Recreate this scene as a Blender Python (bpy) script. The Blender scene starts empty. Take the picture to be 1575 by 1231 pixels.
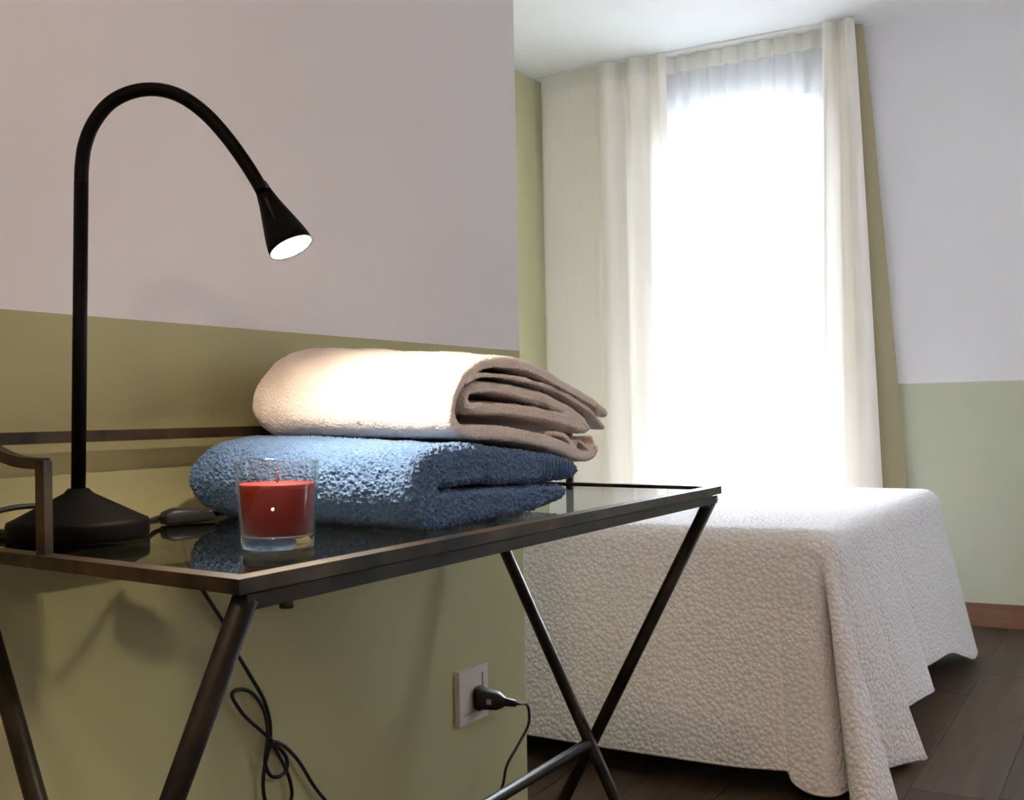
import bpy, bmesh, math, random
from mathutils import Vector, Matrix, noise
random.seed(7)
C = bpy.context.scene.collection
SC = bpy.context.scene

# ------------------------------------------------------------------ camera
FPX, CX, CY, EYE = 1733.0, 787.5, 615.5, 0.867
RX = Vector((0.4947, 0.0018, 0.8691)); RY = Vector((-0.8689, 0.0218, 0.4946)); RZ = Vector((-0.0181, -0.9998, 0.0123))
RM = Matrix((RX, RY, RZ))                      # world = RM @ (right, down, forward)
O = Vector((0, 0, EYE))
cam = bpy.data.cameras.new('camera'); co = bpy.data.objects.new('camera', cam); C.objects.link(co)
right, up, back = RM.col[0].copy(), -RM.col[1], -RM.col[2]
right.normalize(); back.normalize(); up = back.cross(right)
m = Matrix((right, up, back)).transposed().to_4x4(); m.translation = O
co.matrix_world = m
cam.sensor_width = 36; cam.lens = FPX / 1575 * 36; cam.clip_start = .02
SC.camera = co

# ------------------------------------------------------------------ light, exposure
W = bpy.data.worlds.new('overcast_sky'); SC.world = W; W.use_nodes = True
bg = W.node_tree.nodes['Background']
bg.inputs[0].default_value = (.83, .88, 1.0, 1); bg.inputs[1].default_value = 95.0
pl = bpy.data.lights.new('window_portal', 'AREA'); pl.shape = 'RECTANGLE'; pl.size = .75; pl.size_y = 2.3
pl.cycles.is_portal = True
po = bpy.data.objects.new('window_portal', pl); C.objects.link(po)
po.matrix_world = Matrix.Translation((5.02, 1.545, 1.15)) @ Matrix.Rotation(math.radians(90), 4, 'Y')
p2 = bpy.data.lights.new('added_window_portal', 'AREA'); p2.shape = 'RECTANGLE'; p2.size = .9; p2.size_y = 1.2; p2.cycles.is_portal = True  # portal of the added side window
po2 = bpy.data.objects.new('added_window_portal', p2); C.objects.link(po2)
po2.matrix_world = Matrix.Translation((3.45, -1.92, 1.5)) @ Matrix.Rotation(math.radians(90), 4, 'X')
SC.view_settings.view_transform = 'Standard'; SC.view_settings.look = 'None'
SC.view_settings.gamma = 1; SC.view_settings.exposure = 0.42
SC.view_settings.use_curve_mapping = False
SC.cycles.transparent_max_bounces = 24; SC.cycles.max_bounces = 10; SC.cycles.diffuse_bounces = 6
SC.cycles.sample_clamp_indirect = 6
CEIL_LAMP = 82.0
DESK_LAMP = 780.0

# ------------------------------------------------------------------ pixel helpers
def ray(px, py): return RM @ Vector(((px - CX) / FPX, (py - CY) / FPX, 1))
def hit(px, py, ax, v):
    d = ray(px, py); t = (v - O[ax]) / d[ax]; return O + d * t

# ------------------------------------------------------------------ materials
MATS = {}
def new_mat(name):
    m = bpy.data.materials.new(name); m.use_nodes = True
    nt = m.node_tree; b = nt.nodes['Principled BSDF']; MATS[name] = m
    return m, nt, b
def lnk(nt, a, b): nt.links.new(a, b)
def node(nt, t, **kw):
    n = nt.nodes.new(t)
    for k, v in kw.items():
        if hasattr(n, k): setattr(n, k, v)
        else: n.inputs[k].default_value = v
    return n
def mixcol(nt, fac, a, b):
    n = nt.nodes.new('ShaderNodeMix'); n.data_type = 'RGBA'
    for i, v in ((0, fac), (6, a), (7, b)):
        if hasattr(v, 'is_linked'): lnk(nt, v, n.inputs[i])
        else: n.inputs[i].default_value = v if i == 0 else (*v, 1)
    return n.outputs[2]
def noise_tex(nt, scale, detail=4, coord='Object', vec_scale=None):
    tc = node(nt, 'ShaderNodeTexCoord'); n = node(nt, 'ShaderNodeTexNoise'); n.inputs['Scale'].default_value = scale
    n.inputs['Detail'].default_value = detail
    if vec_scale:
        mp = node(nt, 'ShaderNodeMapping'); mp.inputs['Scale'].default_value = vec_scale
        lnk(nt, tc.outputs[coord], mp.inputs[0]); lnk(nt, mp.outputs[0], n.inputs['Vector'])
    else: lnk(nt, tc.outputs[coord], n.inputs['Vector'])
    return n
def bump(nt, b, h, strength, dist):
    bp = node(nt, 'ShaderNodeBump'); bp.inputs['Strength'].default_value = strength; bp.inputs['Distance'].default_value = dist
    lnk(nt, h, bp.inputs['Height']); lnk(nt, bp.outputs[0], b.inputs['Normal']); return bp
def simple(name, col, rough=.5, metal=0, nscale=40, var=.12, bmp=.1, bdist=.001):
    m, nt, b = new_mat(name)
    n = noise_tex(nt, nscale)
    c2 = tuple(max(0, c * (1 - var)) for c in col)
    lnk(nt, mixcol(nt, n.outputs['Fac'], col, c2), b.inputs['Base Color'])
    b.inputs['Roughness'].default_value = rough; b.inputs['Metallic'].default_value = metal
    if bmp: bump(nt, b, n.outputs['Fac'], bmp, bdist)
    return m
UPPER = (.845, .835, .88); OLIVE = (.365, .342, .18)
def wall_mat(name, split, OLIVE=OLIVE):
    m, nt, b = new_mat(name)
    n = noise_tex(nt, 6); f = noise_tex(nt, 260, 3)
    up_ = mixcol(nt, n.outputs['Fac'], UPPER, tuple(c * .96 for c in UPPER))
    lo = mixcol(nt, n.outputs['Fac'], OLIVE, tuple(c * .93 for c in OLIVE))
    if split is None: out = lo
    else:
        g = node(nt, 'ShaderNodeNewGeometry'); s = node(nt, 'ShaderNodeSeparateXYZ'); lnk(nt, g.outputs['Position'], s.inputs[0])
        gt = node(nt, 'ShaderNodeMath', operation='GREATER_THAN'); gt.inputs[1].default_value = split
        lnk(nt, s.outputs['Z'], gt.inputs[0]); out = mixcol(nt, gt.outputs[0], lo, up_)
    lnk(nt, out, b.inputs['Base Color']); b.inputs['Roughness'].default_value = .75
    bump(nt, b, f.outputs['Fac'], .12, .0015)
    return m
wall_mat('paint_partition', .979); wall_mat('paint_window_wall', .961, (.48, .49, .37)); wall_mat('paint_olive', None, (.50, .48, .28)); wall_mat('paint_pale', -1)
simple('ceiling_white', (.87, .87, .885), .9, 0, 5, .03, .05)
simple('window_white', (.8, .8, .8), .4, 0, 20, .04, .02)
simple('plastic_black', (.012, .012, .013), .42, 0, 60, .2, .05)
simple('cord_black', (.01, .01, .011), .5, 0, 60, .2, .05)
simple('lamp_black', (.0025, .0022, .0022), .55, 0, 300, .2, .06, .0004)
simple('outdoor_ground', (.30, .30, .29), .9, 0, 3, .2, .1)
simple('plate_white', (.62, .58, .54), .4, 0, 20, .05, .02)
simple('mark_grey', (.45, .45, .47), .5, 0, 600, .6, 0)
simple('bed_dark', (.03, .025, .02), .7, 0, 20, .2, .05)
simple('mattress_white', (.7, .7, .7), .9, 0, 60, .06, .1)
simple('wick', (.35, .12, .08), .9, 0, 100, .2, .1)
MATS['lamp_black'].node_tree.nodes['Principled BSDF'].inputs['Specular IOR Level'].default_value = .05
for k_ in ('plastic_black', 'cord_black'): MATS[k_].node_tree.nodes['Principled BSDF'].inputs['Specular IOR Level'].default_value = .25
# bronze
for bname, bc in (('bronze', (.056, .034, .017, 1)), ('bronze_dark', (.022, .015, .009, 1))):
    m, nt, b = new_mat(bname)
    n = noise_tex(nt, 22, 6); n2 = noise_tex(nt, 160, 5)
    cr = node(nt, 'ShaderNodeValToRGB'); cr.color_ramp.elements[0].position = .35; cr.color_ramp.elements[1].position = .7
    cr.color_ramp.elements[0].color = (.006, .0048, .0035, 1); cr.color_ramp.elements[1].color = bc
    lnk(nt, n.outputs['Fac'], cr.inputs[0]); lnk(nt, cr.outputs[0], b.inputs['Base Color'])
    b.inputs['Metallic'].default_value = .35; b.inputs['Roughness'].default_value = .45; b.inputs['Specular IOR Level'].default_value = .25
    bump(nt, b, n2.outputs['Fac'], .25, .0006)
# thin clear sheet glass (light passes straight through; Fresnel reflection on both faces)
def sheet_glass(name, tint, rough=0.0):
    m, nt, b = new_mat(name); nt.nodes.remove(b)
    out = nt.nodes['Material Output']
    g = node(nt, 'ShaderNodeNewGeometry')
    ior = node(nt, 'ShaderNodeMapRange'); ior.inputs['To Min'].default_value = 1.5; ior.inputs['To Max'].default_value = 1 / 1.5
    lnk(nt, g.outputs['Backfacing'], ior.inputs['Value'])
    fr = node(nt, 'ShaderNodeFresnel'); lnk(nt, ior.outputs[0], fr.inputs['IOR'])
    tr = node(nt, 'ShaderNodeBsdfTransparent'); tr.inputs[0].default_value = (*tint, 1)
    gl = node(nt, 'ShaderNodeBsdfGlossy'); gl.inputs['Roughness'].default_value = rough
    nz = noise_tex(nt, 3, 2); mm = node(nt, 'ShaderNodeMath', operation='MULTIPLY_ADD')
    mm.inputs[1].default_value = .02; mm.inputs[2].default_value = rough; lnk(nt, nz.outputs['Fac'], mm.inputs[0]); lnk(nt, mm.outputs[0], gl.inputs['Roughness'])
    mx = node(nt, 'ShaderNodeMixShader'); lnk(nt, fr.outputs[0], mx.inputs[0]); lnk(nt, tr.outputs[0], mx.inputs[1]); lnk(nt, gl.outputs[0], mx.inputs[2])
    lnk(nt, mx.outputs[0], out.inputs[0]); return m
sheet_glass('table_glass', (.69, .72, .69), .01); sheet_glass('window_glass', (.95, .97, .96)); sheet_glass('tumbler_glass', (.94, .95, .95))
m, nt, b = new_mat('cup_glass')
b.inputs['Transmission Weight'].default_value = 1; b.inputs['Roughness'].default_value = .02; b.inputs['IOR'].default_value = 1.45
nz = noise_tex(nt, 9); lnk(nt, mixcol(nt, nz.outputs['Fac'], (1, 1, 1), (.95, .97, .96)), b.inputs['Base Color'])
m, nt, b = new_mat('red_wax')
nz = noise_tex(nt, 30); lnk(nt, mixcol(nt, nz.outputs['Fac'], (.21, .006, .0045), (.17, .0045, .0035)), b.inputs['Base Color'])
b.inputs['Roughness'].default_value = .5; b.inputs['Specular IOR Level'].default_value = .12; b.inputs['Subsurface Weight'].default_value = .15; b.inputs['Subsurface Radius'].default_value = (.012, .003, .002)
b.inputs['Subsurface Scale'].default_value = .6
# terry
def terry(name, c1, c2, scale, sheen=.3):
    m, nt, b = new_mat(name)
    a = noise_tex(nt, scale, 3); big = noise_tex(nt, 18, 3)
    col = mixcol(nt, a.outputs['Fac'], c2, c1); col = mixcol(nt, big.outputs['Fac'], col, c1)
    lnk(nt, col, b.inputs['Base Color']); b.inputs['Roughness'].default_value = 1
    b.inputs['Specular IOR Level'].default_value = .1
    b.inputs['Sheen Weight'].default_value = sheen; b.inputs['Sheen Roughness'].default_value = .6
    bump(nt, b, a.outputs['Fac'], .9, .0025); return m
terry('terry_cream', (.89, .80, .745), (.70, .60, .55), 620)
terry('terry_blue', (.085, .168, .32), (.006, .022, .058), 520, .12)
# fabrics that let light through
def sheer(name, col, trans, clear, wscale=900):
    m, nt, b = new_mat(name); nt.nodes.remove(b); out = nt.nodes['Material Output']
    nz = noise_tex(nt, 8, 3, vec_scale=(1, 14, .6))
    c = mixcol(nt, nz.outputs['Fac'], col, tuple(v * .93 for v in col))
    d = node(nt, 'ShaderNodeBsdfDiffuse'); t = node(nt, 'ShaderNodeBsdfTranslucent'); cl = node(nt, 'ShaderNodeBsdfTransparent')
    lnk(nt, c, d.inputs[0]); lnk(nt, c, t.inputs[0])
    m1 = node(nt, 'ShaderNodeMixShader'); m1.inputs[0].default_value = trans; lnk(nt, d.outputs[0], m1.inputs[1]); lnk(nt, t.outputs[0], m1.inputs[2])
    m2 = node(nt, 'ShaderNodeMixShader'); m2.inputs[0].default_value = clear; lnk(nt, m1.outputs[0], m2.inputs[1]); lnk(nt, cl.outputs[0], m2.inputs[2])
    lnk(nt, m2.outputs[0], out.inputs[0]); return m
sheer('voile', (.93, .94, .95), .5, .42)
sheer('curtain_cream', (.97, .915, .845), .13, .01); sheer('fill_curtain', (.85, .85, .83), .30, .0)
sheer('heading_tape', (.9, .88, .82), .25, .0)
sheer('drape_khaki', (.33, .285, .18), .25, .0)
# bedspread: raised scale pattern
m, nt, b = new_mat('matelasse')
tc = node(nt, 'ShaderNodeTexCoord'); v = node(nt, 'ShaderNodeTexVoronoi', feature='SMOOTH_F1'); v.inputs['Scale'].default_value = 98
v.inputs['Smoothness'].default_value = .3; lnk(nt, tc.outputs['Object'], v.inputs['Vector'])
lnk(nt, mixcol(nt, v.outputs['Distance'], (.86, .835, .845), (.70, .665, .67)), b.inputs['Base Color'])
b.inputs['Roughness'].default_value = .95; b.inputs['Specular IOR Level'].default_value = .15
inv = node(nt, 'ShaderNodeMath', operation='SUBTRACT'); inv.inputs[0].default_value = 1; lnk(nt, v.outputs['Distance'], inv.inputs[1])
bump(nt, b, inv.outputs[0], .8, .006)
# wood
def wood(name, c1, c2, sc):
    m, nt, b = new_mat(name)
    oi = node(nt, 'ShaderNodeObjectInfo'); tc = node(nt, 'ShaderNodeTexCoord')
    mp = node(nt, 'ShaderNodeMapping'); mp.inputs['Scale'].default_value = sc; lnk(nt, tc.outputs['Object'], mp.inputs[0])
    cmb = node(nt, 'ShaderNodeVectorMath', operation='SCALE'); cmb.inputs[0].default_value = (17, 9, 5); lnk(nt, oi.outputs['Random'], cmb.inputs['Scale'])
    lnk(nt, cmb.outputs[0], mp.inputs['Location'])
    n = node(nt, 'ShaderNodeTexNoise'); n.inputs['Scale'].default_value = 1; n.inputs['Detail'].default_value = 8; n.inputs['Distortion'].default_value = .6
    lnk(nt, mp.outputs[0], n.inputs['Vector'])
    cr = node(nt, 'ShaderNodeValToRGB'); cr.color_ramp.elements[0].position = .3; cr.color_ramp.elements[1].position = .72
    cr.color_ramp.elements[0].color = (*c2, 1); cr.color_ramp.elements[1].color = (*c1, 1); lnk(nt, n.outputs['Fac'], cr.inputs[0])
    mr = node(nt, 'ShaderNodeMapRange'); mr.inputs['To Min'].default_value = .78; mr.inputs['To Max'].default_value = 1.15; lnk(nt, oi.outputs['Random'], mr.inputs['Value'])
    sc_ = node(nt, 'ShaderNodeVectorMath', operation='SCALE'); lnk(nt, cr.outputs[0], sc_.inputs[0]); lnk(nt, mr.outputs[0], sc_.inputs['Scale'])
    lnk(nt, sc_.outputs[0], b.inputs['Base Color']); b.inputs['Roughness'].default_value = .55; b.inputs['Specular IOR Level'].default_value = .3
    bump(nt, b, n.outputs['Fac'], .15, .001); return m
wood('floor_wood', (.078, .046, .029), (.026, .015, .0095), (1.6, 22, 22))
wood('baseboard_wood', (.17, .08, .045), (.11, .05, .027), (22, 1.6, 30))
def emit(name, col, s):
    m, nt, b = new_mat(name); b.inputs['Base Color'].default_value = (*col, 1)
    b.inputs['Emission Color'].default_value = (*col, 1); b.inputs['Emission Strength'].default_value = s; return m
emit('led_lens', (1, .83, .64), DESK_LAMP); emit('lamp_diffuser', (1, .71, .45), CEIL_LAMP)

# ------------------------------------------------------------------ mesh helpers
def obj(name, bm, mat, parent=None, smooth=False, bevel=0, seg=2):
    if bevel:
        es = [e for e in bm.edges if len(e.link_faces) == 2 and e.calc_face_angle(0) > .5]
        bmesh.ops.bevel(bm, geom=es, offset=bevel, segments=seg, affect='EDGES', profile=.5)
    bmesh.ops.recalc_face_normals(bm, faces=bm.faces)
    me = bpy.data.meshes.new(name); bm.to_mesh(me); bm.free()
    if smooth:
        for p in me.polygons: p.use_smooth = True
    if mat: me.materials.append(MATS[mat])
    o = bpy.data.objects.new(name, me); C.objects.link(o)
    if parent:
        o.parent = parent
        o.matrix_parent_inverse = Matrix.Translation(-parent.location) if parent.type == 'EMPTY' else parent.matrix_world.inverted()
    return o
def thing(name, label, cat, loc, group=None):
    o = bpy.data.objects.new(name, None); C.objects.link(o); o.location = loc; o.empty_display_size = .05
    o['label'] = label; o['category'] = cat
    if group: o['group'] = group
    return o
def tag(o, label, cat, group=None):
    o['label'] = label; o['category'] = cat
    if group: o['group'] = group
    return o
def struct(o, label=None):
    o['kind'] = 'structure'
    if label: o['label'] = label
    return o
def box(bm, lo, hi):
    vs = [bm.verts.new((x, y, z)) for x in (lo[0], hi[0]) for y in (lo[1], hi[1]) for z in (lo[2], hi[2])]
    for f in ((0, 1, 3, 2), (4, 6, 7, 5), (0, 4, 5, 1), (2, 3, 7, 6), (0, 2, 6, 4), (1, 5, 7, 3)):
        bm.faces.new([vs[i] for i in f])
    return bm
def boxbm(lo, hi): return box(bmesh.new(), lo, hi)
def prism(bm, pts, z0, z1):
    a = [bm.verts.new((p[0], p[1], z0)) for p in pts]; b_ = [bm.verts.new((p[0], p[1], z1)) for p in pts]
    bm.faces.new(a[::-1]); bm.faces.new(b_); n = len(pts)
    for i in range(n): bm.faces.new((a[i], a[(i + 1) % n], b_[(i + 1) % n], b_[i]))
    return bm
def spline(pts, per=8):
    pts = [Vector(p) for p in pts]; P = [pts[0] * 2 - pts[1]] + pts + [pts[-1] * 2 - pts[-2]]; out = []
    for i in range(1, len(P) - 2):
        p0, p1, p2, p3 = P[i - 1:i + 3]
        for k in range(per):
            t = k / per
            out.append(.5 * (2 * p1 + (p2 - p0) * t + (2 * p0 - 5 * p1 + 4 * p2 - p3) * t * t + (3 * p1 - p0 - 3 * p2 + p3) * t ** 3))
    out.append(pts[-1]); return out
def tube(bm, path, r, n=12, square=False, up_=None):
    path = [Vector(p) for p in path]; rings = []
    T = [(path[min(i + 1, len(path) - 1)] - path[max(i - 1, 0)]).normalized() for i in range(len(path))]
    u = up_ or Vector((0, 0, 1))
    if abs(T[0].dot(u)) > .95: u = Vector((0, 1, 0)) if abs(T[0].y) < .9 else Vector((1, 0, 0))
    u = (u - T[0] * u.dot(T[0])).normalized()
    for i, p in enumerate(path):
        u = (u - T[i] * u.dot(T[i])).normalized(); v_ = T[i].cross(u)
        rr = r[i] if isinstance(r, (list, tuple)) else r
        if square: ring = [bm.verts.new(p + (u * a + v_ * b_) * rr) for a, b_ in ((1, 1), (1, -1), (-1, -1), (-1, 1))]
        else: ring = [bm.verts.new(p + (u * math.cos(2 * math.pi * k / n) + v_ * math.sin(2 * math.pi * k / n)) * rr) for k in range(n)]
        rings.append(ring)
    for a, b_ in zip(rings, rings[1:]):
        k = len(a)
        for j in range(k): bm.faces.new((a[j], a[(j + 1) % k], b_[(j + 1) % k], b_[j]))
    bm.faces.new(rings[0][::-1]); bm.faces.new(rings[-1]); return bm
def lathe(bm, prof, base, axis=(0, 0, 1), n=40, close=False):
    ax = Vector(axis).normalized(); u = ax.orthogonal().normalized(); v_ = ax.cross(u); base = Vector(base); rings = []
    for r, h in prof:
        if r < 1e-6: rings.append([bm.verts.new(base + ax * h)])
        else: rings.append([bm.verts.new(base + ax * h + (u * math.cos(2 * math.pi * k / n) + v_ * math.sin(2 * math.pi * k / n)) * r) for k in range(n)])
    pr = list(zip(rings, rings[1:]))
    if close: pr.append((rings[-1], rings[0]))
    for a, b_ in pr:
        for j in range(n):
            k = (j + 1) % n
            if len(a) == 1 and len(b_) == 1: continue
            if len(a) == 1: bm.faces.new((a[0], b_[j], b_[k]))
            elif len(b_) == 1: bm.faces.new((a[j], b_[0], a[k]))
            else: bm.faces.new((a[j], b_[j], b_[k], a[k]))
    return bm

# ------------------------------------------------------------------ room
XW, YH, CEI = 4.765, 2.51, 2.445      # window wall, bed-head wall, ceiling
YP, XE = .98, 1.753                   # partition face, partition end
XB, YR = -2.2, -1.7
struct(obj('ground_outside', boxbm((XW + .3, -30, -.2), (50, 30, -.11)), 'outdoor_ground'), 'ground outside the window')
fl = struct(obj('floor', boxbm((XB - .1, YR - .1, -.10), (XW + .3, YH + .1, -.012)), 'bed_dark'), 'dark wood plank floor')
PWID, PLEN = .185, 1.25
proto = None
row = 0; y = YR - .02
while y < YH:
    x = XB - random.uniform(.05, .95)
    while x < XW:
        x0, x1 = max(x, XB), min(x + PLEN, XW)
        if not (y > 1.1 and x1 < XE) and x1 - x0 > .05:
            if proto is None:
                bmp_ = boxbm((.0006, .0006, -.0115), (PLEN - .0006, PWID - .0006, 0))
                bmesh.ops.bevel(bmp_, geom=[e for e in bmp_.edges if all(v_.co.z > -.001 for v_ in e.verts)], offset=.0012, segments=1, affect='EDGES')
                proto = obj('plank', bmp_, 'floor_wood'); o = proto
            else: o = proto.copy(); C.objects.link(o)
            o.parent = fl; o.location = (x0, y, 0); o.scale = ((x1 - x0) / PLEN, 1, 1)
        x += PLEN
    y += PWID
struct(obj('ceiling', boxbm((XB - .1, YR - .1, CEI), (XW + .3, YH + .1, CEI + .1)), 'ceiling_white'), 'white ceiling')
struct(obj('wall_partition', boxbm((XB, YP, 0), (XE, YP + .1, CEI)), 'paint_partition'), 'partition wall, olive below and pale above')
struct(obj('wall_partition_return', boxbm((XE - .1, YP + .1, 0), (XE, YH, CEI)), 'paint_partition'))
struct(obj('wall_head', boxbm((XE - .1, YH, 0), (XW + .3, YH + .1, CEI)), 'paint_olive'), 'olive green wall behind the bed')
bm = bmesh.new()
box(bm, (XB - .1, YR - .2, 0), (3.00, YR, CEI)); box(bm, (3.90, YR - .2, 0), (XW + .3, YR, CEI)); box(bm, (3.00, YR - .2, 0), (3.90, YR, .9)); box(bm, (3.00, YR - .2, 2.1), (3.90, YR, CEI))
struct(obj('wall_right', bm, 'paint_pale'))
w2 = bpy.data.objects.new('added_side_window', None); C.objects.link(w2); w2.location = (3.45, YR - .15, .9); struct(w2, 'curtained side window, unseen, added for side daylight')  # unseen window added to brighten the window wall and bed foot
bm = bmesh.new(); t = .045; ya, yb_ = YR - .17, YR - .12
box(bm, (3.00, ya, .9), (3.00 + t, yb_, 2.1)); box(bm, (3.90 - t, ya, .9), (3.90, yb_, 2.1)); box(bm, (3.00 + t, ya, .9), (3.90 - t, yb_, .9 + t)); box(bm, (3.00 + t, ya, 2.1 - t), (3.90 - t, yb_, 2.1))
obj('window_frame', bm, 'window_white', w2)
obj('pane', boxbm((3.00 + t, YR - .147, .9 + t), (3.90 - t, YR - .141, 2.1 - t)), 'window_glass', w2)
struct(obj('wall_back', boxbm((XB - .1, YR, 0), (XB, YP + .1, CEI)), 'paint_pale'))
WY0, WY1, WZ0, WZ1 = 1.225, 1.87, .06, 2.2
bm = bmesh.new()
box(bm, (XW, YR, 0), (XW + .25, WY0, CEI)); box(bm, (XW, WY1, 0), (XW + .25, YH, CEI))
box(bm, (XW, WY0, WZ1), (XW + .25, WY1, CEI)); box(bm, (XW, WY0, 0), (XW + .25, WY1, WZ0))
struct(obj('wall_window', bm, 'paint_window_wall'), 'wall with the window, pale above and sage green below')
win = bpy.data.objects.new('window_1', None); C.objects.link(win); win.location = (XW + .18, 1.545, WZ0); struct(win, 'tall bright window behind the voile')
bm = bmesh.new(); t = .045
box(bm, (XW + .15, WY0, WZ0), (XW + .21, WY0 + t, WZ1)); box(bm, (XW + .15, WY1 - t, WZ0), (XW + .21, WY1, WZ1))
box(bm, (XW + .15, WY0 + t, WZ0), (XW + .21, WY1 - t, WZ0 + t)); box(bm, (XW + .15, WY0 + t, WZ1 - t), (XW + .21, WY1 - t, WZ1))
obj('window_frame', bm, 'window_white', win)
obj('pane', boxbm((XW + .176, WY0 + t, WZ0 + t), (XW + .182, WY1 - t, WZ1 - t)), 'window_glass', win)
def baseboard(name, lo, hi): struct(obj(name, boxbm(lo, hi), 'baseboard_wood', bevel=.003), 'reddish brown wooden baseboard')
baseboard('baseboard_window', (XW - .016, YR, 0), (XW, YH - .016, .09))
baseboard('baseboard_head', (XE, YH - .016, 0), (XW - .016, YH, .09))
baseboard('baseboard_partition', (XB + .016, YP - .016, 0), (XE, YP, .09))
baseboard('baseboard_right', (XB + .016, YR, 0), (XW - .016, YR + .016, .09))

# ------------------------------------------------------------------ table
T = .76; SK = .14; TW = .43; X0, Y0, X1 = .5617, .5308, 1.5243
def tp(x, w): return (x + SK * w, Y0 + w)           # along front edge, towards the wall
tb = thing('glass_console_table', 'bronze metal console table with glass top, crossed legs and low gallery rail', 'table', (*tp((X0 + X1) / 2, TW / 2), 0))
FB = .017
def bar(name, a, b_, z0, z1, wdt):   # a, b_: (x,w) pairs of the outer edge; wdt inward strip
    pass
def quad(ps): return [tp(*p) for p in ps]
fr = [('frame_bar', [(X0, 0), (X1, 0), (X1 - FB, FB), (X0 + FB, FB)]), ('frame_bar', [(X0, TW), (X0 + FB, TW - FB), (X1 - FB, TW - FB), (X1, TW)]),
      ('frame_bar', [(X0, 0), (X0 + FB, FB), (X0 + FB, TW - FB), (X0, TW)]), ('frame_bar', [(X1, 0), (X1, TW), (X1 - FB, TW - FB), (X1 - FB, FB)])]
for nme, q in fr: obj(nme, prism(bmesh.new(), quad(q), T - .0105, T), 'bronze', tb, bevel=.0012)
GT = T - .0025
obj('glass_top', prism(bmesh.new(), quad([(X0 + FB, FB), (X1 - FB, FB), (X1 - FB, TW - FB), (X0 + FB, TW - FB)]), GT - .006, GT), 'table_glass', tb)
for w0 in (.005, TW - .016):
    obj('apron_bar', prism(bmesh.new(), quad([(X0 + .012, w0), (X1 - .004, w0), (X1 - .004, w0 + .012), (X0 + .012, w0 + .012)]), T - .0235, T - .0125), 'bronze_dark', tb, bevel=.001)
LR = .0092
for xx, sg in ((X0 + .016, -1), (X1 - .012, 1)):
    for wa, wb, off in ((.010, TW - .010, 0), (TW - .010, .010, sg * .017)):
        a = Vector((*tp(xx - off, wa), T - .014)); c_ = Vector((*tp(xx - off, wb), .004))
        leg = obj('leg', tube(bmesh.new(), [a, c_], LR, 16), 'bronze_dark', tb, True)
        obj('foot', lathe(bmesh.new(), [(0, -.003), (LR + .002, -.003), (LR + .002, .008), (0, .008)], (c_.x, c_.y, .003)), 'plastic_black', leg)
ca = Vector((*tp(X0 + .02, TW / 2), .372)); cb = Vector((*tp(X1 - .016, TW / 2), .372))
obj('stretcher', tube(bmesh.new(), [ca, cb], .008, 16), 'bronze_dark', tb, True)
for px_, py_ in ((437, 921), (1084, 772)):
    p = hit(px_, py_, 1, Y0 + .012)
    obj('bolt', lathe(bmesh.new(), [(0, 0), (.005, 0), (.0055, .003), (.004, .008), (0, .008)], (p.x, Y0 + .010, T - .0285), n=14), 'bronze', tb, True)
RZ_ = .852
WP = .252; WR = TW - .018
for xx in (X0 + .009, X1 - .009):
    p = tp(xx, WP)
    obj('gallery_post', tube(bmesh.new(), [(p[0], p[1], T - .001), (p[0], p[1], .836)], .0046, square=True, up_=Vector((1, SK, 0))), 'bronze', tb, bevel=.001)
    q = [(*tp(xx, WP - .002), .8335), (*tp(xx, WP + .03), .8345), (*tp(xx, WP + .055), .838), (*tp(xx, WP + .08), .8445), (*tp(xx, WP + .105), .850), (*tp(xx, WP + .13), RZ_), (*tp(xx, WR), RZ_)]
    obj('gallery_arm', tube(bmesh.new(), spline(q, 6), .0046, square=True), 'bronze', tb, bevel=.0008)
a = tp(X0 + .004, WR); b_ = tp(X1 - .004, WR)
obj('gallery_rail', tube(bmesh.new(), [(*a, RZ_), (*b_, RZ_)], .0058, square=True), 'bronze', tb, bevel=.0008)

# ------------------------------------------------------------------ desk lamp
LB = Vector((.7165, .877, GT))
lamp = thing('desk_lamp', 'black gooseneck desk lamp switched on, standing on the glass table', 'lamp', LB)
obj('base', lathe(bmesh.new(), [(0, 0), (.0585, 0), (.0625, .002), (.0635, .005), (.0635, .0145), (.0625, .0175), (.058, .0195), (.0135, .0425), (.0092, .047), (0, .047)], LB, n=64), 'lamp_black', lamp, True)
def on_plane(px, py, k):   # point on the lamp's own upright plane (k = share of the way from post to head)
    return hit(px, py, 1, LB.y + (.715 - LB.y) * k)
stem_top = Vector((.7246, .877, 1.0935))
obj('stem', tube(bmesh.new(), [LB + Vector((0, 0, .040)), stem_top], .0066, 20), 'lamp_black', lamp, True)
neck_px = [(125, 285, 0), (126, 255, 0.0), (131, 222, .02), (145, 188, .06), (170, 158, .13), (205, 141, .25), (243, 138, .37), (280, 149, .49), (316, 175, .60), (348, 210, .71), (375, 247, .80), (394, 277, .87), (403, 293, .90)]
path = spline([on_plane(*p) for p in neck_px], 6)
obj('gooseneck', tube(bmesh.new(), path, .00655, 18), 'lamp_black', lamp, True)
HD = hit(448, 381, 1, .705)                       # centre of the lens
nk = path[-1]
ax = (HD - nk).normalized()
ax = (ax + RM.col[2] * -.12).normalized()
HL = .062
S0 = HD - ax * HL
nkp = obj('shade', lathe(bmesh.new(), [(0, -.010), (.0064, -.010), (.0078, .0), (.0102, .012), (.0150, .030), (.0192, .046), (.0213, .056), (.0216, .0625), (.0208, .0625), (.0200, .056), (.014, .04), (0, .04)], S0, ax, 40), 'lamp_black', lamp, True)
obj('lens', lathe(bmesh.new(), [(0, 0), (.0201, 0), (.0201, -.002), (0, -.003)], S0 + ax * .0615, ax, 40), 'led_lens', lamp, True)
sv = S0 + ax * .012
side = (-RM.col[2] - ax * (-RM.col[2]).dot(ax)).normalized()
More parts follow.
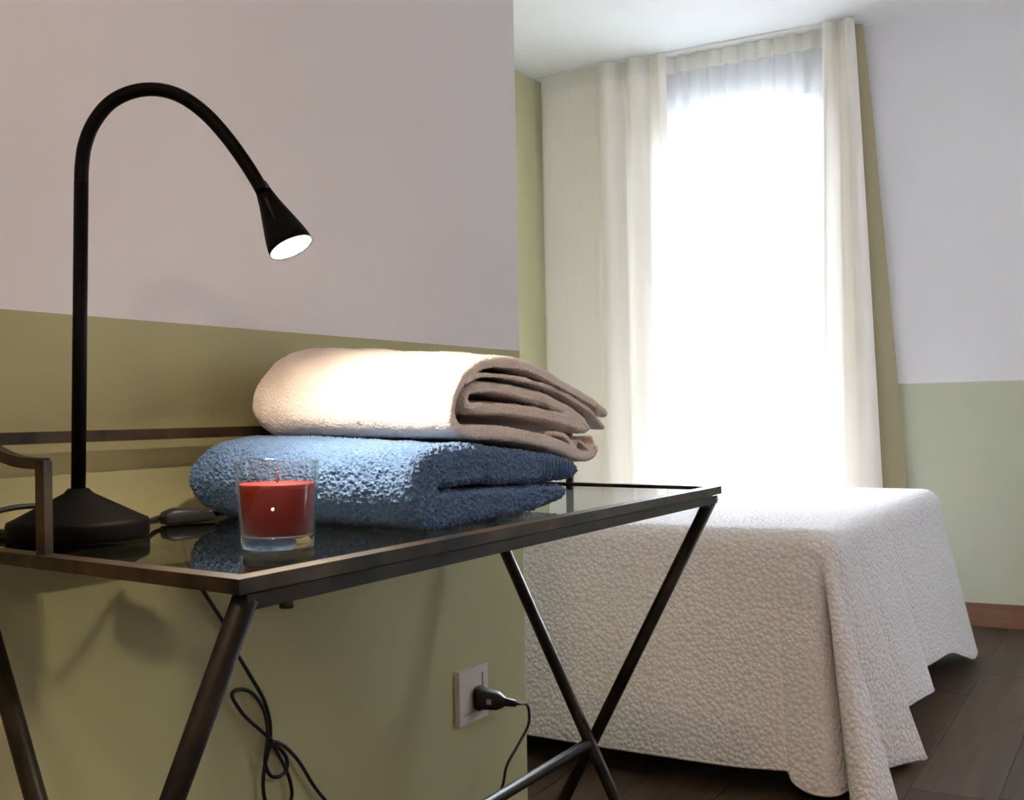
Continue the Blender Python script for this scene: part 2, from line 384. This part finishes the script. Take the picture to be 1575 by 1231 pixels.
obj('shade_slot', tube(bmesh.new(), [S0 + ax * .010 + side * .0098, S0 + ax * .036 + side * .0168], .0009, 8), 'plastic_black', nkp, True)
PLUG_DIR = Vector((.25, -.96, -.10)).normalized(); PLUG_TIP = Vector((1.576, YP - .007, .4035)) + PLUG_DIR * .067
# cord: over the table, behind the towels, down the wall to the socket
def wl(px, py, d=.008): return hit(px, py, 1, YP - d)
G = GT + .0028
sw = hit(286, 797, 2, GT + .006)
cord_pts = [LB + Vector((.0619 * .55, -.0619 * .83, .006)) * 1.0]
e = hit(226, 803, 2, GT + .008)
c1 = spline([LB + (e - LB) * .9, e, hit(243, 797, 2, G + .004), hit(258, 794, 2, G + .006)], 6)
cord = obj('power_cord', tube(bmesh.new(), c1, .0026, 10), 'cord_black', lamp, True)
swd = (hit(318, 795, 2, GT + .006) - hit(254, 800, 2, GT + .006)); swd.z = 0; swd.normalize(); swn = Vector((-swd.y, swd.x, 0))
bms = bmesh.new()
secs = [(-.026, .55, .55), (-.024, .9, .8), (-.016, 1, 1), (.010, 1, .95), (.020, .9, .7), (.030, .55, .45), (.032, .3, .3)]
rings = []
for s, wv, hv in secs:
    ring = []
    for k in range(16):
        an = 2 * math.pi * k / 16; cxx = math.copysign(abs(math.cos(an)) ** .5, math.cos(an)); czz = math.copysign(abs(math.sin(an)) ** .5, math.sin(an))
        ring.append(bms.verts.new(sw + swd * s + swn * (cxx * .011 * wv) + Vector((0, 0, .0085 + czz * .0082 * hv - (1 - hv) * .006 - .006))))
    rings.append(ring)
for a, b_ in zip(rings, rings[1:]):
    for j in range(16): bms.faces.new((a[j], a[(j + 1) % 16], b_[(j + 1) % 16], b_[j]))
bms.faces.new(rings[0][::-1]); bms.faces.new(rings[-1])
obj('inline_switch', bms, 'plastic_black', cord, True)
s2 = sw + swd * .03 + Vector((0, 0, .004))
c2 = spline([s2, Vector((.90, .955, GT + .006)), Vector((.93, .968, T - .0)), Vector((.945, .971, .70)), wl(345, 960), wl(362, 1000), wl(385, 1040), wl(405, 1075), wl(415, 1110), wl(415, 1145), wl(407, 1180), wl(405, 1215), wl(412, 1240),
             wl(432, 1252), wl(448, 1230), wl(447, 1205), wl(438, 1180), wl(425, 1155, .011), wl(418, 1140, .013), wl(400, 1123, .013), wl(377, 1102), wl(360, 1078), wl(358, 1066), wl(368, 1061), wl(384, 1064), wl(398, 1078, .012), wl(408, 1100, .013), wl(412, 1130, .015), wl(410, 1150, .015), wl(408, 1175, .012),
             wl(416, 1193), wl(430, 1195), wl(441, 1183), wl(440, 1165), wl(428, 1150), wl(416, 1146, .014), wl(424, 1142, .014), wl(440, 1150), wl(460, 1172), wl(480, 1205), wl(500, 1231), wl(540, 1275),
             wl(600, 1310), wl(680, 1300), wl(745, 1262, .03), wl(772, 1212, .04), wl(779, 1180, .045), wl(796, 1148, .047), wl(812, 1118, .047), wl(814, 1098, .047), wl(810, 1084, .050), PLUG_TIP + PLUG_DIR * .004, PLUG_TIP - PLUG_DIR * .004], 5)
obj('hanging_cord', tube(bmesh.new(), c2, .0024, 10), 'cord_black', cord, True)
e2 = spline([hit(62, 778, 1, .905), hit(30, 780, 1, .905), hit(0, 786, 1, .90), hit(-40, 800, 1, .88)], 6)
obj('cord_loop', tube(bmesh.new(), e2, .0026, 10), 'cord_black', cord, True)
e3 = spline([hit(24, 822, 2, GT + .005), hit(8, 820, 2, GT + .005), hit(-30, 816, 2, GT + .005)], 5)
obj('cord_entry', tube(bmesh.new(), e3, .0034, 10), 'cord_black', cord, True)

# ------------------------------------------------------------------ socket and plug
OX, OZ = 1.564, .412
sk = thing('wall_socket', 'off-white square wall socket in the olive wall with a black plug in it', 'socket', (OX, YP, OZ))
bm = bmesh.new(); h0, h1 = .044, .030
outer = [(OX - h0, OZ - h0), (OX + h0, OZ - h0), (OX + h0, OZ + h0), (OX - h0, OZ + h0)]
inner = [(OX - h1, OZ - h1), (OX + h1, OZ - h1), (OX + h1, OZ + h1), (OX - h1, OZ + h1)]
def ring_frame(bm, outer, inner, y0, y1):
    o0 = [bm.verts.new((p[0], y0, p[1])) for p in outer]; o1 = [bm.verts.new((p[0], y1, p[1])) for p in outer]
    i0 = [bm.verts.new((p[0], y0, p[1])) for p in inner]; i1 = [bm.verts.new((p[0], y1, p[1])) for p in inner]
    for k in range(4):
        j = (k + 1) % 4
        bm.faces.new((o0[k], o0[j], o1[j], o1[k])); bm.faces.new((i0[k], i1[k], i1[j], i0[j])); bm.faces.new((o1[k], o1[j], i1[j], i1[k])); bm.faces.new((o0[k], i0[k], i0[j], o0[j]))
ring_frame(bm, outer, inner, YP - .0002, YP - .009)
obj('plate', bm, 'plate_white', sk, bevel=.0018)
obj('insert', boxbm((OX - h1 + .0006, YP - .0068, OZ - h1 + .0006), (OX + h1 - .0006, YP - .0002, OZ + h1 - .0006)), 'plate_white', sk, bevel=.001)
bm = bmesh.new(); Pb = Vector((OX + .012, YP - .007, .4035))
def soft_block(bm, secs, ctr, d, u, v_):
    rings = []
    for s, a, b2, ov in secs:
        ring = []
        for k in range(20):
            an = 2 * math.pi * k / 20; cu = math.copysign(abs(math.cos(an)) ** .6, math.cos(an)); cv = math.copysign(abs(math.sin(an)) ** .6, math.sin(an))
            ring.append(bm.verts.new(ctr + d * s + u * (cu * a) + v_ * (cv * b2 + ov)))
        rings.append(ring)
    for r1, r2 in zip(rings, rings[1:]):
        for j in range(20): bm.faces.new((r1[j], r1[(j + 1) % 20], r2[(j + 1) % 20], r2[j]))
    bm.faces.new(rings[0][::-1]); bm.faces.new(rings[-1])
pd = Vector((.62, -.78, -.06)).normalized(); pu = Vector((.78, .62, 0)).normalized(); pv = Vector((0, 0, 1))
pd = Vector((.25, -.96, -.10)).normalized(); pu = Vector((.96, .25, 0)).normalized()
soft_block(bm, [(0, .0185, .0185, 0), (.007, .0195, .0195, 0), (.012, .0165, .0165, 0), (.036, .0140, .0140, 0), (.043, .0090, .0105, 0), (.048, .0058, .0068, 0), (.066, .0048, .005, 0), (.068, .003, .003, 0)], Pb, pd, pu, pv)
plug = obj('plug', bm, 'plastic_black', cord, True)
mk = Pb + pd * .024 - pu * .0152
obj('plug_mark', boxbm(mk - Vector((.0012, .005, .004)), mk + Vector((.0003, .005, .004))), 'mark_grey', plug)

# ------------------------------------------------------------------ candle
cp = hit(434, 847, 2, GT)
cp = Vector((cp.x + .012, cp.y + .015, GT))
cd = thing('candle', 'red wax candle in a clear glass tumbler, in front of the folded blue towel', 'candle', cp)
GH = .074
obj('tumbler', lathe(bmesh.new(), [(.0308, .0122), (.0354, GH - .0008), (.0349, GH), (.0341, GH), (.0337, GH - .001), (.0294, .0122)], cp, n=64, close=True), 'tumbler_glass', cd, True)
obj('glass_bottom', lathe(bmesh.new(), [(0, .0003), (.0285, .0003), (.0298, .0015), (.0306, .0100), (.0307, .0116), (.0298, .0120), (0, .0118)], cp, n=64), 'cup_glass', cd, True)
wax = obj('wax', lathe(bmesh.new(), [(0, .0124), (.0272, .0124), (.0284, .0138), (.0312, .0535), (.0308, .0548), (.030, .0542), (.012, .0540), (.006, .0546), (0, .0552)], cp, n=64), 'red_wax', cd, True)
obj('wick', tube(bmesh.new(), [cp + Vector((0, 0, .054)), cp + Vector((.0005, 0, .060)), cp + Vector((.0018, .0005, .0645))], .0008, 8), 'wick', cd, True)

# ------------------------------------------------------------------ towels
def strip_outline(pts, th, cap=6):
    """closed outline of a thick folded strip; pts/th in the (x,z) plane"""
    n = len(pts); L, R_ = [], []
    for i in range(n):
        a = pts[max(i - 1, 0)]; b_ = pts[min(i + 1, n - 1)]; d = (b_ - a).normalized(); nn = Vector((-d.y, d.x))
        L.append(pts[i] + nn * th[i] / 2); R_.append(pts[i] - nn * th[i] / 2)
    d = (pts[-1] - pts[-2]).normalized(); a0 = math.atan2(d.y, d.x); r = th[-1] / 2
    endc = [pts[-1] + Vector((math.cos(a0 + math.pi / 2 - math.pi * k / cap), math.sin(a0 + math.pi / 2 - math.pi * k / cap))) * r for k in range(1, cap)]
    d = (pts[0] - pts[1]).normalized(); a0 = math.atan2(d.y, d.x); r = th[0] / 2
    stc = [pts[0] + Vector((math.cos(a0 + math.pi / 2 - math.pi * k / cap), math.sin(a0 + math.pi / 2 - math.pi * k / cap))) * r for k in range(1, cap)]
    return L + endc + R_[::-1] + stc
def sweep(bm, outl, y0, y1, rf, rb, zmid, zb, skew, lift=0, wob=0, back_scale=.35, zl=None):
    """sweep a closed (x,z) outline from y0 to y1 with a rounded front and a plump rounded back end"""
    n = len(outl)
    area = sum(outl[i].x * outl[(i + 1) % n].y - outl[(i + 1) % n].x * outl[i].y for i in range(n))
    nrm = []
    for i in range(n):
        d = (outl[(i + 1) % n] - outl[i - 1]).normalized(); nn = Vector((d.y, -d.x)) * (1 if area > 0 else -1); nrm.append(nn)
    ys = [y0 + rf * (1 - math.cos(a)) for a in (0.25, .5, .8, 1.15, math.pi / 2)]
    st = [(y, rf * (1 - math.sin(a))) for y, a in zip(ys, (0.25, .5, .8, 1.15, math.pi / 2))]
    N = 44
    st += [(y0 + rf + (y1 - y0 - rf) * k / N, 0) for k in range(1, N + 1)]
    xm = sum(p.x for p in outl) / n; rings = []
    for y, ins in st:
        db = y1 - y; s = 1
        if db < rb: s = back_scale + (1 - back_scale) * math.sqrt(max(0, 1 - (1 - db / rb) ** 2))
        ring = []
        f = (y - y0) / (y1 - y0)
        for i, p in enumerate(outl):
            q = p - nrm[i] * ins
            x = q.x; z = zmid + (q.y - zmid) * s + lift * f * max(0, (q.y - (zl or zb))) / .1
            if wob: z += wob * noise.noise(Vector((x * 9, y * 9, 3.1))); x += wob * noise.noise(Vector((z * 12, y * 10, 7.7)))
            z = max(z, zb)
            ring.append(bm.verts.new((x + skew * (y - y0), y, z)))
        rings.append(ring)
    for a, b_ in zip(rings, rings[1:]):
        for j in range(n): bm.faces.new((a[j], a[(j + 1) % n], b_[(j + 1) % n], b_[j]))
    f1 = bm.faces.new(rings[0][::-1]); f2 = bm.faces.new(rings[-1])
    bmesh.ops.triangulate(bm, faces=[f1, f2])
def finish_towel(o, vox, fine, fs, big, bs):
    r = o.modifiers.new('weld_layers', 'REMESH'); r.mode = 'VOXEL'; r.voxel_size = vox; r.use_smooth_shade = True
    for nm, st, sz, dp in (('soft', big, bs, 2), ('pile', fine, fs, 1)):
        tx = bpy.data.textures.new(o.name + nm, 'CLOUDS'); tx.noise_scale = sz; tx.noise_depth = dp
        d = o.modifiers.new(nm, 'DISPLACE'); d.texture = tx; d.strength = st; d.mid_level = .5; d.texture_coords = 'LOCAL'
def PX(p, yp, k=4.632, ox=620, oy=500):          # a point of the towel's front face
    w = hit(ox + p[0] / k, oy + p[1] / k, 1, yp); return Vector((w.x, w.z))
YBL, YWH = .597, .612
blue_px = [(640, 800), (630, 775), (630, 745), (638, 715), (656, 694), (690, 684), (740, 685), (800, 690), (850, 700), (882, 711), (893, 721), (890, 733), (874, 740), (840, 740.5), (790, 741), (740, 744), (700, 747),
           (676, 751), (700, 754.5), (740, 752), (790, 748), (838, 746), (864, 746), (873, 754), (872, 764), (858, 773), (815, 786), (760, 798), (710, 808), (670, 815)]
o2 = [Vector((w.x, max(w.z, GT + .0008))) for w in (hit(a, b_, 1, YBL) for a, b_ in blue_px)]
sp = spline([(p.x, p.y, 0) for p in o2 + [o2[0]]], 4)[:-1]
outl = [Vector((p.x, max(p.y, GT + .0006))) for p in sp]
bm = bmesh.new(); sweep(bm, outl, YBL, .922, .010, .034, GT + .042, GT + .0006, SK, lift=.010, wob=.004, back_scale=.6)
tb_ = tag(obj('folded_towel', bm, 'terry_blue', None, True), 'blue terry towel folded thick, lying on the glass under the cream one', 'towel')
finish_towel(tb_, .0011, .0062, .0026, .004, .03)
bm = bmesh.new()
for i in range(10):
    k0 = 836 + 5 * i
    tube(bm, [hit(k0, 703 + i * .9, 1, YBL - .0005), hit(k0 + 1, 718 + i * .5, 1, YBL - .0022), hit(k0, 735 - i * .3, 1, YBL - .0005)], .0012, 8)
obj('ribbed_border', bm, 'terry_blue', tb_, True)
sA = [(1450, 625), (1350, 545), (1230, 480), (1080, 395), (960, 325), (840, 275), (700, 258), (570, 275), (460, 345), (395, 450), (360, 570), (362, 670), (410, 745), (520, 762), (640, 760), (760, 768), (900, 800), (1000, 830), (1100, 868), (1200, 905), (1300, 935), (1375, 915), (1392, 870)]
tA = [80, 84, 84, 88, 92, 94, 92, 88, 82, 78, 76, 80, 90, 110, 112, 112, 112, 112, 110, 108, 100, 70, 40]
sB = [(1438, 728), (1395, 672), (1330, 612), (1240, 553), (1110, 482), (960, 418), (800, 372), (640, 352), (530, 360), (455, 410)]
tB = [44, 42, 40, 38, 36, 34, 34, 34, 34, 26]
sC = [(1345, 735), (1290, 672), (1190, 608), (1060, 545), (900, 488), (740, 450), (600, 435), (505, 460), (478, 520), (515, 580), (620, 592), (760, 592), (900, 612), (1050, 650), (1200, 692), (1330, 750)]
tC = [60, 90, 96, 98, 98, 96, 92, 84, 76, 84, 96, 100, 100, 100, 96, 60]
sD = [(1080, 772), (1150, 790), (1195, 835), (1230, 868), (1250, 825), (1290, 850), (1335, 885), (1362, 850), (1345, 800)]
tD = [26, 26, 28, 28, 28, 30, 30, 28, 24]
bm = bmesh.new()
for sx, tx_, yy in ((sA, tA, 0), (sB, tB, .0015), (sC, tC, .004), (sD, tD, .001)):
    c = spline([(*p, t_) for p, t_ in zip(sx, tx_)], 4)
    pts = [PX((p.x, p.y), YWH) for p in c]; m_px = 1.10 / FPX / 4.632
    outl = strip_outline(pts, [p.z * m_px for p in c])
    if sx is sD: sweep(bm, outl, YWH + yy, YWH + .06, .002, .01, .83, .70, SK)
    else: sweep(bm, outl, YWH + yy, .915, .0055 if sx is not sB else .0025, .034, .885, .70, SK, lift=.030, wob=.003, back_scale=.55, zl=.845)
tw = tag(obj('folded_towel', bm, 'terry_cream', None, True), 'cream terry towel folded in soft layers, on top of the blue towel', 'towel')
finish_towel(tw, .0011, .0018, .0016, .004, .035)

# ------------------------------------------------------------------ bed and bedspread
BX0, BX1, BY0, BY1, BZ = 2.60, 4.12, .64, 2.49, .58
bed = thing('bed', 'low double bed hidden under the white bedspread, head against the olive wall', 'bed', ((BX0 + BX1) / 2, (BY0 + BY1) / 2, 0))
obj('base', boxbm((BX0 + .05, BY0 + .05, .16), (BX1 - .05, BY1, .34)), 'bed_dark', bed, bevel=.01)
obj('mattress', boxbm((BX0 + .06, BY0 + .06, .345), (BX1 - .06, BY1, BZ - .016)), 'mattress_white', bed, bevel=.06, seg=4)
for x in (BX0 + .12, BX1 - .12):
    for y in (BY0 + .12, BY1 - .1): obj('leg', lathe(bmesh.new(), [(0, 0), (.022, 0), (.03, .162), (0, .162)], (x, y, 0), n=16), 'bed_dark', bed, True)
def F(px, py, z): p = hit(px, py, 2, z); return (p.x, p.y, z)
ctl = [((BX0, 2.49), (2.50, 2.49, .06)), ((BX0, 2.2), (2.49, 2.2, .055)), ((BX0, 1.9), (2.505, 1.9, .06)), ((BX0, 1.6), (2.48, 1.62, .055)), ((BX0, 1.40), F(811, 1131, .06)),
       ((BX0, 1.20), F(925, 1150, .06)), ((BX0, 1.0), F(1031, 1166, .06)), ((BX0, .88), F(1120, 1179, .055)), ((BX0, .80), F(1190, 1185, .06)), ((BX0, .775), F(1212, 1188, .055)), ((BX0, .76), F(1222, 1206, .035)),
       ((BX0, .74), F(1248, 1222, .02)), ((BX0, .715), F(1282, 1226, .02)), ((BX0, .69), F(1308, 1212, .02)), ((BX0, .675), F(1330, 1180, .02)), ((BX0, .662), F(1322, 1205, .012)),
       ((BX0, .65), F(1312, 1244, .006)), ((BX0 + .004, .642), F(1345, 1256, .004)), ((BX0 + .012, BY0), F(1381, 1240, .004)), ((BX0 + .024, BY0), (2.63, .60, .02)), ((BX0 + .06, BY0), F(1380, 1178, .02)), ((BX0 + .12, BY0), F(1405, 1172, .02)), ((BX0 + .18, BY0), F(1422, 1165, .02)),
       ((BX0 + .22, BY0), (2.86, .60, .05)), ((BX0 + .28, BY0), (2.93, .585, .09)), ((BX0 + .34, BY0), F(1403, 1083, .11)), ((BX0 + .45, BY0), F(1420, 1073, .10)), ((BX0 + .58, BY0), F(1435, 1062, .09)), ((BX0 + .63, BY0), (3.25, .60, .10)), ((BX0 + .70, BY0), (3.33, .59, .12)), ((BX0 + .78, BY0), F(1438, 1018, .13)), ((BX0 + .95, BY0), F(1462, 1005, .115)),
       ((BX0 + 1.15, BY0), F(1480, 1010, .07)), ((BX0 + 1.35, BY0), F(1498, 1014, .025)), ((BX1, BY0 + .02), (BX1 + .08, BY0 - .06, .03)), ((BX1, BY0 + .2), (BX1 + .07, BY0 + .2, .05)), ((BX1, 1.5), (BX1 + .09, 1.5, .05)), ((BX1, 2.49), (BX1 + .07, 2.49, .05))]
E_ = spline([(*c[0], 0) for c in ctl], 9); H_ = spline([c[1] for c in ctl], 9)
# keep the upper edge on the rectangle with rounded corners
def clampc(p, r=.07):
    x = min(max(p.x, BX0), BX1); y = max(p.y, BY0)
    for cxc, sx in ((BX0 + r, -1), (BX1 - r, 1)):
        if (x - cxc) * sx > 0 and y < BY0 + r:
            d = Vector((x - cxc, y - (BY0 + r))); d = d.normalized() * min(d.length, r) if d.length > r else d
            x, y = cxc + d.x, BY0 + r + d.y
    return Vector((x, y, 0))
E_ = [clampc(p) for p in E_]
bm = bmesh.new(); rr = .055; NV = 34; cols = []
ctr = Vector(((BX0 + BX1) / 2, 1.6, 0))
for e, h in zip(E_, H_):
    # outward direction of the upper edge
    n = Vector((0, 0, 0))
    if e.x - BX0 < .07: n.x -= 1 - (e.x - BX0) / .07
    if BX1 - e.x < .07: n.x += 1 - (BX1 - e.x) / .07
    if e.y - BY0 < .07: n.y -= 1 - (e.y - BY0) / .07
    n.normalize(); col = []
    for k in range(7):
        a = math.pi / 2 * k / 6; r_ = rr
        col.append(Vector((e.x, e.y, BZ)) - n * r_ * (1 - math.sin(a)) - Vector((0, 0, r_ * (1 - math.cos(a)))))
    s = col[-1]
    for k in range(1, NV + 1):
        t_ = k / NV; th_ = t_ ** 1.05
        col.append(Vector((s.x + (h.x - s.x) * th_, s.y + (h.y - s.y) * th_, s.z + (h.z - s.z) * t_)))
    cols.append(col)
vc = [[bm.verts.new(p) for p in c] for c in cols]
for a, b_ in zip(vc, vc[1:]):
    for j in range(len(a) - 1): bm.faces.new((a[j], b_[j], b_[j + 1], a[j + 1]))
bmesh.ops.remove_doubles(bm, verts=bm.verts, dist=.0004)
# top: one even sheet closing the upper edge
loop = [v_ for v_ in bm.verts if abs(v_.co.z - BZ) < 1e-5]
loop.sort(key=lambda v_: math.atan2(v_.co.y - 1.55, v_.co.x - ctr.x))
tf = bm.faces.new(loop); bmesh.ops.triangulate(bm, faces=[tf])

sp_o = obj('bedspread', bm, 'matelasse', None, True)
so = sp_o.modifiers.new('cloth_thickness', 'SOLIDIFY'); so.thickness = .004; so.offset = 1
tag(sp_o, 'white textured bedspread draped over the bed down to the floor', 'bedspread')
hem = [h for h in H_]
bm = bmesh.new(); tube(bm, [h + Vector((0, 0, .004)) for h in hem], .0042, 6)
obj('hem', bm, 'matelasse', sp_o, True)

# ------------------------------------------------------------------ curtains
def curtain(name, prof_top, prof_bot, z0, z1, mat, label, cat='curtain', group=None, nz=24, ripple=.0):
    top = spline([(p[0], p[1], 0) for p in prof_top], 8); bot = spline([(p[0], p[1], 0) for p in prof_bot], 8)
    bm = bmesh.new(); g = []
    for i, (a, b_) in enumerate(zip(top, bot)):
        colv = []
        for k in range(nz + 1):
            f = k / nz; p = a + (b_ - a) * (f ** .9)
            colv.append(bm.verts.new((p.x, p.y, z1 + (z0 - z1) * f)))
        g.append(colv)
    for a, b_ in zip(g, g[1:]):
        for j in range(nz): bm.faces.new((a[j], b_[j], b_[j + 1], a[j + 1]))
    o = tag(obj(name, bm, mat, None, True), label, cat, group)
    if mat == 'drape_khaki': return o
    bm = bmesh.new(); g = []
    for a in top:
        g.append([bm.verts.new((a.x - .004, a.y, z1 + .001)), bm.verts.new((a.x - .004, a.y, z1 - .075))])
    for a, b_ in zip(g, g[1:]): bm.faces.new((a[0], b_[0], b_[1], a[1]))
    obj('heading_tape', bm, 'heading_tape', o, True)
    return o
def folds(y0, y1, n, depth, xc, seed, flat=()):
    rnd = random.Random(seed); pts = []
    for i in range(2 * n + 1):
        f = i / (2 * n); d = depth * (1 if i % 2 else -1) * rnd.uniform(.6, 1.1)
        pts.append((xc + d, y0 + (y1 - y0) * f + rnd.uniform(-.3, .3) * (y1 - y0) / (2 * n) * (0 < i < 2 * n)))
    return pts
ZT = CEI - .008
# left panel: a flat stretch beside the corner, then three soft pleats
lt = [(4.665, 2.465), (4.655, 2.44), (4.652, 2.33), (4.655, 2.20), (4.64, 2.165), (4.605, 2.14), (4.60, 2.10), (4.64, 2.07), (4.665, 2.04), (4.64, 2.015), (4.605, 1.99), (4.615, 1.95), (4.655, 1.92), (4.65, 1.89), (4.62, 1.86), (4.64, 1.83)]
curtain('curtain', lt, [(x, y + .0) for x, y in lt], .025, ZT, 'curtain_cream', 'cream curtain panel hanging between the olive wall and the bright voile')
vt = folds(1.99, 1.06, 13, .012, 4.69, 3)
curtain('voile_curtain', vt, [(x, y) for x, y in vt], .03, ZT, 'voile', 'sheer white voile glowing with daylight in front of the window')
rt = [(4.64, 1.145), (4.61, 1.128), (4.625, 1.105), (4.655, 1.085), (4.63, 1.062), (4.605, 1.045), (4.62, 1.028), (4.655, 1.02)]
rb = [(4.64, 1.205), (4.60, 1.17), (4.62, 1.13), (4.66, 1.095), (4.62, 1.05), (4.59, 1.01), (4.60, .965), (4.65, .93)]
curtain('curtain', rt, rb, .025, ZT, 'curtain_cream', 'white pleated curtain panel hanging beside the pale lavender wall')
kt = [(4.70, 1.12), (4.715, 1.07), (4.70, 1.03), (4.72, 1.00)]
kb = [(4.70, 1.10), (4.715, 1.02), (4.69, .93), (4.725, .835)]
curtain('drape', kt, kb, .025, ZT, 'drape_khaki', 'khaki drape edge showing behind the white curtain panel')
sd = [(p[1], YR + p[0]) for p in folds(2.88, 4.02, 7, .018, .05, 5)]
curtain('curtain', sd, sd, .8, 2.2, 'fill_curtain', 'closed cream curtain over the added, unseen side window')  # unseen curtain, added to dim and diffuse the side daylight
tr = obj('curtain_track', boxbm((4.63, 1.0, CEI - .0075), (4.70, 2.48, CEI - .0005)), 'window_white', bevel=.002)
tag(tr, 'slim white curtain track fixed to the ceiling', 'curtain track')

# ------------------------------------------------------------------ ceiling lamp of the near half of the room (warm light on the partition)
cl = thing('ceiling_lamp', 'round warm ceiling lamp over the near half of the room', 'ceiling lamp', (-1.0, -.15, CEI))
obj('mount', lathe(bmesh.new(), [(0, -.03), (.10, -.03), (.10, -.0005), (0, -.0005)], (-1.0, -.15, CEI), n=32), 'window_white', cl, True)
obj('diffuser', lathe(bmesh.new(), [(0, -.075), (.10, -.07), (.16, -.052), (.17, -.036), (.165, -.031), (0, -.031)], (-1.0, -.15, CEI), n=40), 'lamp_diffuser', cl, True)
